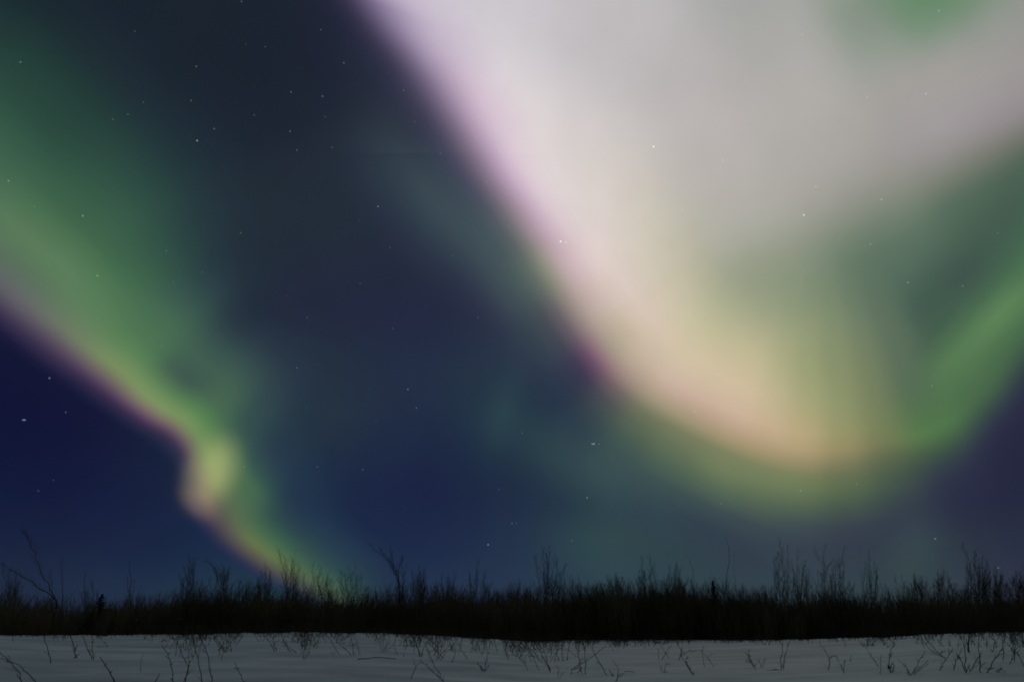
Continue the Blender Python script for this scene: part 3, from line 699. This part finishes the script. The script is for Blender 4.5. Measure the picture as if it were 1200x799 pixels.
G_SH = 'taller bare shrubs rising out of the thicket'
SHRUBS = [
    ('bare_sapling', 'tall bare forked sapling leaning left out of the low thicket at far left', 'sapling', 32.5, (66, 708), [[(58, 690), (45, 660), (35, 634), (29, 622)], [(52, 692), (26, 676), (2, 660)]], dict(twigs=22, tlen=.26, thick=.030, lo=.42, fork=True, extra=2, spread=.5)),
    ('bare_shrub', 'small leafless shrub at the left edge, behind the low branch of the forked sapling', 'shrub', 36, (14, 702), [(3, 664), (18, 670), (24, 680)], dict(twigs=12)),
    ('bare_shrub', 'thin faint upright shrub between the forked sapling and the small spruce', 'shrub', 38, (106, 708), [(99, 673), (108, 682)], dict(twigs=10, thick=.011)),
    ('bare_sapling', 'slim single upright sapling standing alone just right of the small spruce', 'sapling', 36, (153, 702), [(152, 656), (149, 674)], dict(twigs=16, thick=.016, tlen=.16, extra=2, width=8)),
    ('bare_shrub', 'leafless shrub with a dense brushy top halfway between the slim sapling and the aurora foot', 'shrub', 37, (223, 692), [(221, 650), (227, 655), (216, 664)], dict(twigs=18, tlen=.22)),
    ('bare_shrub', 'leafless shrub whose thick stem tilts hard left, right of the brushy-topped one', 'shrub', 36, (263, 690), [[(254, 672), (241, 656)], (252, 668), (262, 670)], dict(twigs=14, thick=.011)),
    ('bare_shrub', 'narrow dark upright shrub just left of the point where the green aurora meets the thicket', 'shrub', 37, (311, 694), [(311, 660), (306, 668), (317, 668)], dict(twigs=18, tlen=.2)),
    ('bare_shrub', 'wide fan-shaped shrub leaning left right in front of the foot of the green aurora', 'shrub', 36, (342, 697), [[(334, 670), (325, 645)], (335, 655), (343, 656), (351, 666), (357, 674)], dict(twigs=15, thick=.016)),
    ('bare_shrub', 'medium leafless shrub with three stems in front of the last yellow of the aurora', 'shrub', 37, (378, 696), [(367, 662), (374, 668), (384, 672)], dict(twigs=14)),
    ('bare_shrub', 'leafless shrub with four spreading stems between the aurora foot and the wind-bent shrub', 'shrub', 37, (409, 697), [(399, 668), (409, 663), (417, 660), (424, 675)], dict(twigs=12, spread=.6)),
    ('wind_bent_shrub', 'wind-bent shrub curving far over to the left with long wispy twigs, tallest left of centre', 'shrub', 34, (469, 696), [[(464, 675), (454, 657), (432, 638)], [(465, 675), (457, 658), (446, 643)], [(466, 675), (461, 660), (457, 644)], [(467, 678), (468, 665), (471, 652)]], dict(twigs=17, tlen=.24, thick=.024, lo=.5, fork=True, extra=4, spread=.45)),
    ('bare_shrub', 'upright bushy shrub just right of the wind-bent one', 'shrub', 37, (491, 696), [(484, 668), (491, 664), (497, 668)], dict(twigs=16)),
    ('bare_shrub', 'low loose shrub between the wind-bent shrub and the spiky central one', 'shrub', 38, (524, 696), [(517, 675), (526, 680), (532, 671)], dict(twigs=12)),
    ('bare_shrub', 'spiky shrub with one long central shoot, left of the broad hazy shrub near centre', 'shrub', 36.5, (560, 694), [(560, 657), (551, 671), (568, 672)], dict(twigs=17, tlen=.2)),
    ('bare_shrub', 'broad hazy shrub of very fine twigs rising near the centre of the thicket', 'shrub', 36, (642, 693), [(627, 650), (636, 643), (644, 638), (653, 655), (663, 661)], dict(twigs=24, tlen=.26, depth=1, thick=.016)),
    ('bare_shrub', 'low brush with two twiggy humps between the broad hazy shrub and the twin feathery tops', 'shrub', 38, (720, 690), [(712, 675), (722, 671), (729, 677)], dict(twigs=14)),
    ('bare_shrub', 'shrub with twin feathery tops below the green glow right of centre', 'shrub', 37, (758, 688), [(752, 652), (762, 651), (768, 662)], dict(twigs=20, tlen=.22, thick=.011)),
    ('bare_shrub', 'fuzzy round-topped shrub left of the thin bent stick', 'shrub', 37.5, (791, 688), [(785, 663), (793, 659), (798, 666)], dict(twigs=18, tlen=.22, thick=.011)),
    ('bare_sapling', 'thin bent stick leaning left with hardly any twigs, beside the fuzzy round-topped shrub', 'sapling', 35, (816, 692), [[(812, 668), (803, 648)]], dict(twigs=5, tlen=.1, thick=.015, depth=0, extra=0)),
    ('bare_sapling', 'tall thin wavy sapling standing alone above the thicket right of the dark conifer tip', 'sapling', 35, (856, 690), [[(853, 668), (855, 648), (849, 628)]], dict(twigs=10, tlen=.09, thick=.016, depth=0, wob=.014, extra=1)),
    ('bare_shrub', 'tallest feathery shrub right of centre, with one dark central leader', 'shrub', 35.5, (917, 695), [[(917, 665), (914, 631)], (923, 638), (906, 654), (911, 648)], dict(twigs=18, tlen=.22)),
    ('bare_shrub', 'bushy shrub close against the right side of the tallest feathery shrub', 'shrub', 37, (937, 694), [(934, 646), (928, 658), (943, 656), (949, 668)], dict(twigs=17, tlen=.22)),
    ('bare_shrub', 'open Y-shaped shrub with dark forked stems, right of the tallest feathery one', 'shrub', 36, (966, 695), [[(965, 668), (954, 641)], [(966, 668), (967, 638)], [(968, 672), (976, 655)]], dict(twigs=12, tlen=.2, thick=.011)),
    ('bare_shrub', 'slender curved shrub beside the Y-shaped one, on its right', 'shrub', 37, (984, 694), [[(984, 668), (990, 642)], (979, 656)], dict(twigs=14, tlen=.2)),
    ('bare_shrub', 'spindly shrub with one thin spire and low twigs, left of the pale stalk', 'shrub', 37, (1020, 697), [(1019, 643), (1013, 664), (1028, 672)], dict(twigs=15, tlen=.18, thick=.011)),
    ('bare_shrub', 'low dark shrub beside the pale stalk, just right of it', 'shrub', 38, (1077, 695), [(1071, 673), (1079, 676), (1086, 682)], dict(twigs=14)),
    ('bare_shrub', 'wispy low shrub between the dark low shrub and the tall left-leaning stem', 'shrub', 38, (1104, 693), [(1098, 672), (1106, 668), (1112, 676)], dict(twigs=14, thick=.011)),
    ('bare_sapling', 'tall sapling leaning left, the highest stem near the right edge', 'sapling', 35.5, (1141, 692), [[(1136, 665), (1127, 636)], (1133, 656)], dict(twigs=14, tlen=.2, thick=.011)),
    ('bare_shrub', 'twiggy upright shrub just right of the tall leaning sapling near the right edge', 'shrub', 36.5, (1151, 692), [(1142, 645), (1151, 650), (1156, 664)], dict(twigs=16, tlen=.2)),
    ('bare_shrub', 'shrub with a reddish haze of twigs, second from the right edge', 'shrub', 37, (1165, 692), [(1158, 659), (1167, 666), (1174, 672)], dict(twigs=18, tlen=.22)),
    ('bare_shrub', 'short bristly shrub cut by the right edge of the picture', 'shrub', 36.5, (1194, 692), [(1190, 671), (1196, 678), (1203, 668)], dict(twigs=15)),
]
for i, (nm, lab, cat, r, root, tips, kw) in enumerate(SHRUBS):
    shrub(nm, lab, cat, r, root, tips, 100 + i, group=G_SH if cat == 'shrub' else 'bare saplings above the thicket', **kw)

# a pale dead stalk
shrub('dead_stalk', 'short pale dead stalk sticking up out of the brush right of the spindly shrub', 'stalk', 34, (1058, 694), [(1057, 672)], 77, twigs=3, tlen=.06, depth=0, thick=.014, extra=0, mat=M_STRAW)

# ------------------------------------------------------------------ two small spruces in the brush
def spruce(label, r, x, top_y, half_px, seed, ragged):
    rnd = random.Random(seed)
    tip = at_range(x, top_y, r)
    gp = Vector((tip.x, tip.y, float(ground(tip.x, tip.y)) - 0.05))
    H = tip.z - gp.z
    t = empty('small_spruce', gp, label, 'spruce')
    tr = Wood(); tr.tube([gp, gp.lerp(tip, .5) + Vector((.02, 0, 0)), tip], 0.05, 0.008, 6)
    tr.build('trunk', M_DARK, t, gp)
    cr = Wood()
    W = half_px / FOC * r * 1.1
    z = 0.22 * H
    while z < H * 0.985:
        f = z / H
        L = W * (2.4 * (1 - f) + 0.06) * (0.85 + 0.15 * math.sin(z * 14 + seed))
        for k in range(9):
            if rnd.random() < ragged: continue
            a = rnd.uniform(0, 2 * math.pi); l = L * rnd.uniform(0.6, 1.15)
            p = gp + Vector((0, 0, z + rnd.uniform(-.03, .03)))
            q = p + Vector((math.cos(a) * l, math.sin(a) * l, -0.16 * l))
            e = q + Vector((math.cos(a) * l * .15, math.sin(a) * l * .15, 0.07 * l))
            cr.tube([p, q, e], 0.022, 0.006, 4)
            for m in range(10):                                   # needle sprays hanging from the branch
                s = p.lerp(q, rnd.uniform(.2, 1)); b = a + rnd.choice((-1, 1)) * rnd.uniform(.5, 1.1)
                sl = l * 0.28 + 0.03
                cr.tube([s, s + Vector((math.cos(b) * sl, math.sin(b) * sl, -0.35 * sl + rnd.uniform(-.02, .03)))], 0.020, 0.006, 3)
        z += 0.085 * (1.15 - 0.4 * f)
    cr.build('crown', M_NEEDLE, t, gp)
spruce('small dark spruce with a pointed ragged tip poking out of the thicket at left', 34, 120, 696, 8, 12, 0.3)
spruce('small dark spruce tip, blunt and dense, showing just above the thicket right of centre', 36, 835, 679, 5, 8, 0.1)

# ------------------------------------------------------------------ twigs standing in the snow in front
G_TW = 'dry willow twigs standing in the snow'
def twig(name, label, stems, seed, side=3, slen=0.16, rad=0.011, mat=None, cat='twig', knob=False):
    """stems: paths of photo points, the first of each on the snow."""
    rnd = random.Random(seed)
    bx = sum(s[0][0] for s in stems) / len(stems); by = max(s[0][1] for s in stems)
    r = on_ground(bx, by)
    c = at_range(bx, by, r); c.z = float(ground(c.x, c.y))
    t = empty(name, c, label, cat, G_TW if cat == 'twig' else None)
    side = side + 2 if side else 0
    for s in stems:
        rs = on_ground(s[0][0], s[0][1])
        dr = rnd.uniform(-0.35, 0.35) * abs(s[0][1] - s[-1][1]) / 40
        ctrl = [at_range(p[0], p[1], rs + dr * k / (len(s) - 1)) for k, p in enumerate(s)]
        ctrl[0].z = min(ctrl[0].z, float(ground(ctrl[0].x, ctrl[0].y)))
        ctrl = [ctrl[0] - (ctrl[1] - ctrl[0]).normalized() * 0.08] + ctrl
        path = smooth_path(ctrl, 5, 0.013, rnd)
        rd = rad * rnd.uniform(0.75, 1.0)
        st = Wood(); st.tube(path, rd, rd * 0.42, 6)
        if knob:
            for k in range(4):
                p = path[min(len(path) - 2, 3 + 3 * k)]
                q = p + Vector((rnd.choice((-1, 1)) * .03, 0, .03)); st.tube([p, q], rd * .9, rd * .6, 4)
        so = st.build('stem', mat or M_BARK, t, c)
        if side:
            L = (path[-1] - path[0]).length
            for k in range(side):
                w = Wood(); f = rnd.uniform(.3, .9)
                sprout(w, path, f, min(1, f + .08), 1, slen * max(L, .35) * 1.6, rd * 0.45, rnd, 0.7, 1 if rnd.random() < .6 else 0, 0.3)
                w.build('side_twig', mat or M_TWIG, so, c)
    return t

TWIGS = [
    ('dry_twig', 'lone slanting stalk in the snow at left, below the forked sapling', [[(60, 777), (56, 760), (50, 738)]], dict(side=1, rad=.013)),
    ('dry_twig', 'thick stalk with a stubby foot, middle one of the three upright stalks at left', [[(89, 771), (86, 757), (80, 736)], [(86, 771), (92, 766)]], dict(side=2, rad=.014)),
    ('dry_twig', 'straight vertical stalk with a long side shoot, right-hand of the three at left', [[(109, 773), (108, 757), (108, 738)], [(108.5, 772), (103, 760), (96, 744)]], dict(side=1, rad=.012)),
    ('dry_twig', 'pair of long stalks arching out of the bottom left corner', [[(27, 801), (17, 781), (0, 763)], [(44, 801), (24, 781), (6, 771)]], dict(side=2, rad=.010)),
    ('dry_twig', 'bare stalk leaning left at the bottom edge, between the corner pair and thick stub', [[(136, 801), (127, 785), (117, 769)]], dict(side=0, rad=.012, knob=True)),
    ('dry_twig', 'very faint short upright stalk alone on open snow at left', [[(165, 787), (165, 777), (167, 766)]], dict(side=0, rad=.007)),
    ('dry_twig', 'short thick stub poking up at the bottom edge, leaning right', [[(181, 801), (187, 789)]], dict(side=0, rad=.016)),
    ('dry_twig', 'wavy knobbly stalk at the bottom edge next to the thick stub', [[(204, 801), (199, 774), (190, 757)]], dict(side=3, rad=.010, slen=.1, knob=True)),
    ('dry_twig', 'slender twig forking low into three, left of the two tall curved stalks', [[(216, 801), (220, 781), (212, 764), (206, 747)], [(217, 799), (221, 780), (227, 767)], [(217, 799), (221, 778), (221, 760)]], dict(side=1, rad=.009)),
    ('dry_twig', 'left-hand of the two tall curved stalks rising side by side from the bottom edge', [[(237, 801), (232, 772), (224, 746)]], dict(side=2, rad=.012, slen=.1)),
    ('dry_twig', 'right-hand of the two tall curved stalks rising side by side from the bottom edge', [[(248, 801), (244, 769), (236, 748)]], dict(side=2, rad=.011, slen=.1)),
    ('dry_twig', 'thin stalk with a knob at its tip, right of the tall curved pair', [[(286, 801), (281, 789), (275, 776)]], dict(side=1, rad=.009, knob=True)),
    ('dry_twig', 'spread clump of dark stems under the crest, above the tall curved pair', [[(264, 764), (258, 754), (251, 744)], [(265, 764), (268, 755), (270, 746)], [(271, 763), (270, 750)], [(255, 762), (262, 755), (268, 750)]], dict(side=2, rad=.011)),
    ('dry_twig', 'low tangle of broken twigs under the crest at left', [[(192, 760), (196, 753), (190, 747)], [(199, 760), (203, 753), (207, 748)], [(186, 752), (196, 750), (205, 755)]], dict(side=2, rad=.009)),
    ('dry_twig', 'little flat sticks barely showing on the snow beyond the three upright stalks', [[(112, 758), (119, 757), (127, 756)], [(127, 758), (124, 754), (121, 752)]], dict(side=1, rad=.008)),
    ('dry_twig', 'dark stalk leaning left with a thin partner, below the aurora foot', [[(322, 763), (317, 754), (309, 742)], [(324, 762), (320, 750), (322, 744)]], dict(side=2, rad=.013)),
    ('dry_twig', 'V-shaped pair of dark stems on the crest, right of the partnered leaning stalk', [[(340, 764), (334, 752), (329, 742)], [(347, 764), (338, 758), (330, 751)]], dict(side=2, rad=.012)),
    ('dry_twig', 'dense dark tuft of short stems on the crest at left of centre', [[(354, 758), (353, 743)], [(359, 757), (357, 743)], [(364, 756), (366, 742)], [(368, 758), (369, 748)]], dict(side=4, rad=.012, slen=.3)),
    ('dry_twig', 'thin slanting twig left of the three-stemmed clump near the lying stick', [[(397, 766), (391, 756), (384, 744)], [(393, 766), (386, 764)]], dict(side=3, rad=.009)),
    ('dry_twig', 'clump of three crossing dark stems just above the left end of the lying stick', [[(411, 767), (403, 758), (394, 751)], [(414, 767), (412, 745)], [(422, 767), (419, 756), (415, 744)], [(406, 756), (415, 755), (421, 756)]], dict(side=2, rad=.011)),
    ('dry_twig', 'bushy fan of fine stems on the crest above the right end of the lying stick', [[(448, 763), (445, 753), (439, 744)], [(449, 763), (449, 744)], [(450, 763), (454, 752), (458, 745)], [(452, 763), (460, 756), (463, 750)], [(466, 767), (462, 758)]], dict(side=3, rad=.009, slen=.25)),
    ('dry_twig', 'heavy dark stem leaning left from the crest, left of the dense knot of twigs', [[(492, 769), (489, 758), (483, 742)]], dict(side=2, rad=.017)),
    ('dry_twig', 'dense knot of short twigs with one straight upright stem on the crest', [[(514, 772), (513, 750)], [(520, 771), (509, 760), (499, 751)], [(504, 765), (498, 755)], [(508, 768), (512, 757), (503, 748)]], dict(side=4, rad=.012, slen=.25)),
    ('dry_twig', 'long knobbly twig trailing down to the bottom edge below the dense knot of twigs', [[(521, 801), (512, 785), (499, 760)], [(516, 795), (503, 783), (492, 772)]], dict(side=3, rad=.010, slen=.08, knob=True)),
    ('dry_twig', 'single stalk leaning left between the dense knot and the bushy-footed upright twig', [[(548, 772), (541, 762), (534, 750)]], dict(side=2, rad=.010)),
    ('dry_twig', 'upright twig with a tuft of shoots at its foot, alone left of centre', [[(567, 787), (571, 765), (567, 749)], [(566, 786), (559, 776)], [(568, 786), (573, 778)], [(566, 785), (563, 779)]], dict(side=4, rad=.011, slen=.12)),
    ('dry_twig', 'thick dark leaning stem, right-hand of a parallel pair at centre', [[(645, 787), (637, 771), (627, 752)]], dict(side=1, rad=.016)),
    ('dry_twig', 'thin leaning stem, left-hand of a parallel pair at centre', [[(632, 785), (625, 770), (615, 753)]], dict(side=1, rad=.010)),
    ('dry_twig', 'two short upright stems on the crest between the parallel pair and the crossed clump', [[(659, 774), (658, 750)], [(664, 773), (668, 750)], [(655, 774), (652, 764)]], dict(side=3, rad=.012)),
    ('dry_twig', 'wide clump of crossing stems with one long bowed stem, biggest clump at centre', [[(711, 791), (699, 770), (690, 753)], [(670, 789), (672, 783), (690, 772), (711, 756)], [(686, 790), (686, 754)], [(681, 787), (678, 770), (674, 752)], [(677, 788), (681, 782)]], dict(side=2, rad=.012)),
    ('dry_twig', 'little feathery twig at the bottom edge right of the biggest central clump', [[(721, 800), (725, 786), (720, 775)], [(722, 796), (733, 786), (743, 788)], [(719, 792), (714, 784)]], dict(side=3, rad=.009)),
    ('dry_twig', 'small wispy tuft on the snow in front of the parallel pair of stems', [[(653, 793), (655, 785), (651, 780)], [(655, 794), (660, 787)], [(618, 785), (616, 776)]], dict(side=3, rad=.007)),
    ('dry_twig', 'small X-shaped pair of crossed stems right of centre', [[(776, 773), (780, 765), (786, 756)], [(784, 772), (780, 765), (775, 757)], [(772, 773), (772, 760)]], dict(side=2, rad=.010)),
    ('dry_twig', 'bent twig with a dark elbow and a long flat shoot to the right', [[(795, 773), (799, 764), (794, 755), (793, 752)], [(796, 770), (805, 763), (817, 762)], [(797, 768), (800, 757)]], dict(side=3, rad=.012)),
    ('dry_twig', 'knobbly slanting twig in front of the bent twig with the dark elbow', [[(813, 791), (806, 781), (799, 769)], [(809, 785), (804, 774), (806, 768)]], dict(side=2, rad=.010, knob=True)),
    ('dry_twig', 'long thin twig leaning left, right of the bent twig with the elbow', [[(837, 781), (830, 772), (819, 760)], [(826, 781), (823, 765), (824, 757)], [(829, 770), (835, 765)]], dict(side=2, rad=.007)),
    ('dry_twig', 'faint low fan of hair-thin twigs on the snow right of the biggest central clump', [[(776, 787), (774, 780)], [(778, 787), (780, 779), (785, 776)], [(777, 788), (783, 786)]], dict(side=3, rad=.006)),
    ('dry_twig', 'feathery twig bending left with many side shoots, left of the forked pair', [[(886, 784), (881, 774), (873, 763)], [(884, 781), (878, 772), (877, 760)], [(882, 776), (875, 770)]], dict(side=4, rad=.010, slen=.2)),
    ('dry_twig', 'short twig touching the right side of the feathery bending one', [[(892, 781), (890, 775), (887, 772)], [(893, 781), (897, 770)]], dict(side=2, rad=.009)),
    ('dry_twig', 'two close upright stems rising from one foot, V-shaped and alone right of centre', [[(915, 784), (916, 767), (918, 748)], [(918, 784), (920, 769), (926, 748)], [(902, 785), (910, 784), (917, 785)]], dict(side=2, rad=.011)),
    ('dry_twig', 'twig with a straight foot and a top bending left, right of the V-shaped pair', [[(971, 785), (971, 770), (960, 752)], [(971, 772), (977, 768), (983, 770)]], dict(side=3, rad=.010)),
    ('dry_twig', 'small leaning twig just right of the straight-footed one', [[(990, 789), (986, 779), (980, 769)], [(988, 785), (990, 772)], [(996, 775), (997, 768)]], dict(side=3, rad=.008)),
    ('dry_twig', 'low dark tuft hugging the crest right of the straight-footed twig', [[(1012, 757), (1009, 749)], [(1016, 758), (1018, 748)], [(1021, 757), (1026, 750)], [(1013, 756), (1022, 754)]], dict(side=4, rad=.010, slen=.4)),
    ('dry_twig', 'pale upright stalk crossing a long leaning one, left of the knot-footed upright twig', [[(1032, 789), (1032, 767)], [(1030, 781), (1023, 771), (1014, 758)]], dict(side=2, rad=.008)),
    ('dry_twig', 'upright twig with a dense knot of shoots at its foot, leaning slightly right', [[(1041, 784), (1043, 768), (1048, 748)], [(1042, 783), (1047, 775)], [(1044, 788), (1041, 778)], [(1046, 787), (1048, 779)]], dict(side=4, rad=.012, slen=.15)),
    ('dry_twig', 'spreading low fan of fine twigs in front, left of the crowded clump at right', [[(1068, 791), (1076, 777), (1084, 762)], [(1067, 791), (1060, 780), (1052, 772)], [(1069, 790), (1080, 783), (1088, 777)], [(1066, 791), (1062, 783)], [(1070, 788), (1082, 779), (1087, 774)]], dict(side=2, rad=.008)),
    ('dry_twig', 'long bowed pair of stems drooping from the crest above the low fan', [[(1108, 771), (1097, 762), (1084, 748)], [(1105, 769), (1094, 764), (1080, 750)], [(1100, 766), (1108, 762)]], dict(side=2, rad=.012)),
    ('dry_twig', 'slanting stem leaning right, leftmost of the crowded clump at right', [[(1101, 785), (1107, 775), (1117, 759)]], dict(side=2, rad=.011)),
    ('dry_twig', 'second slanting stem leaning right in the crowded clump, close to the tall straight one', [[(1117, 785), (1121, 774), (1127, 759)]], dict(side=2, rad=.011)),
    ('dry_twig', 'tall nearly straight stem with a crooked shoot, centre of the crowded clump at right', [[(1132, 788), (1131, 770), (1129, 746)], [(1131, 786), (1126, 773), (1120, 764)]], dict(side=2, rad=.013)),
    ('dry_stub', 'stout dark broken stub on the crest behind the crowded clump at right', [[(1135, 764), (1135, 754), (1136, 742)]], dict(side=1, rad=.036, slen=.3, mat=M_DARK)),
    ('dry_twig', 'straight vertical stem right of the stout broken stub', [[(1149, 788), (1148, 768), (1147, 743)]], dict(side=2, rad=.013)),
    ('dry_twig', 'two long stems leaning right at the right end of the crowded clump', [[(1157, 788), (1164, 775), (1175, 758)], [(1137, 786), (1144, 774), (1151, 763)]], dict(side=2, rad=.012)),
    ('dry_twig', 'two slim upright stems on the crest near the right edge', [[(1176, 773), (1175, 757), (1174, 742)], [(1189, 771), (1190, 757), (1191, 746)], [(1183, 778), (1187, 771)]], dict(side=3, rad=.011)),
    ('dry_twig', 'low scrubby twigs lying on the snow near the right edge', [[(1166, 787), (1172, 784), (1178, 787)], [(1169, 787), (1174, 782)], [(1160, 783), (1168, 783)]], dict(side=3, rad=.009)),
    ('dry_twig', 'short twigs crowding the crest between the drooping pair and the stout stub', [[(1102, 756), (1103, 745)], [(1114, 757), (1111, 746)], [(1122, 758), (1124, 746)], [(1106, 757), (1098, 748)]], dict(side=3, rad=.010, slen=.3)),
    ('dry_twig', 'short bristly twigs on the crest right of the straight vertical stem', [[(1157, 760), (1156, 746)], [(1163, 764), (1166, 749)], [(1168, 758), (1164, 747)]], dict(side=3, rad=.010, slen=.3)),
    ('dry_twig', 'scrubby row of short twigs on the dip of the crest, right of the dense knot', [[(530, 764), (527, 752)], [(539, 762), (541, 750)], [(552, 764), (555, 752)], [(558, 763), (552, 752)]], dict(side=4, rad=.009, slen=.3)),
    ('dry_twig', 'scrubby short twigs on the crest left of the parallel pair at centre', [[(583, 764), (580, 753)], [(591, 763), (594, 752)], [(600, 765), (604, 752)], [(609, 764), (606, 754)]], dict(side=4, rad=.010, slen=.3)),
]
for i, (nm, lab, stems, kw) in enumerate(TWIGS):
    twig(nm, lab, stems, 300 + i, **kw)

# a broken stick lying on the snow
def lying(label, pts, rad):
    w = Wood(); P = []
    for x, y in pts:
        r = on_ground(x, y); p = at_range(x, y, r); p.z = float(ground(p.x, p.y)) + rad * 0.6; P.append(p)
    rnd = random.Random(4)
    path = smooth_path(P, 6, 0.004, rnd)
    w.tube(path, rad, rad * .5, 6); sprout(w, path, .5, .8, 1, .12, rad * .5, rnd, .8, 0)
    o = w.build('fallen_stick', M_BARK, None, Vector(P[0])); o.location = P[0]
    o['label'], o['category'] = label, 'stick'
lying('long thin stick lying flat on the snow left of centre', [(419, 772.5), (430, 771.5), (441, 770.2), (453, 771), (464, 772)], .012)

# bent pale stalk at the foot of the thicket
shrub('dead_stalk', 'pale bent stalk arching at the dark foot of the thicket right of centre', 'stalk', 30.9, (893, 744), [[(900, 739), (908, 741), (913, 744)]], 79, twigs=0, depth=0, thick=.009, extra=0, fork=True, mat=M_STRAW)

# ------------------------------------------------------------------ dead grass fringe along the crest
_rg = random.Random(21)
gw = Wood()
FR_PX = [(-200, .2), (0, .25), (120, .4), (180, .6), (230, 1.3), (350, 1.2), (400, .9), (450, 1.4), (520, 1.7), (620, 1.7), (700, 1.1), (760, .35), (850, .2), (960, .5), (1020, .8), (1070, .6), (1110, 1.4), (1200, 1.4), (1400, .5)]
_fa = [azel(x, 748)[0] for x, _d in FR_PX]; _fd = [d for _x, d in FR_PX]
for k in range(9000):
    az = math.radians(_rg.uniform(-44, 44))
    dens = float(np.interp(az, _fa, _fd)) * (0.55 + 0.45 * math.sin(az * 90 + 0.6) * math.sin(az * 47 + 2.0))
    if _rg.random() > dens: continue
    front = abs(_rg.gauss(0, 1)) * 4.6 * min(dens, 1.1) if _rg.random() < .6 else _rg.uniform(-.7, .5)
    r = R_CREST - front
    x, y = r * math.sin(az), r * math.cos(az)
    p = Vector((x, y, float(ground(x, y)) - 0.02))
    L = _rg.uniform(0.10, 0.46) if front > .5 else _rg.uniform(0.10, 0.50)
    d = Vector((_rg.gauss(0, .55), _rg.gauss(0, .3), 1)).normalized()
    e = p + d * L * .6
    tip = p + d * L + Vector((_rg.gauss(0, .08), 0, -0.03))
    gw.tube([p, e, tip], .0085, .003, 3)
    if _rg.random() < .7: gw.tube([e, e + Vector((_rg.gauss(0, .5), 0, .6)).normalized() * L * .5], .0055, .002, 3)
go_ = gw.build('dry_grass', M_BARK, None, Vector((0, 0, 0)))
go_['kind'] = 'stuff'; go_['label'] = 'fringe of dead grass along the snow crest at the foot of the thicket'; go_['category'] = 'grass'
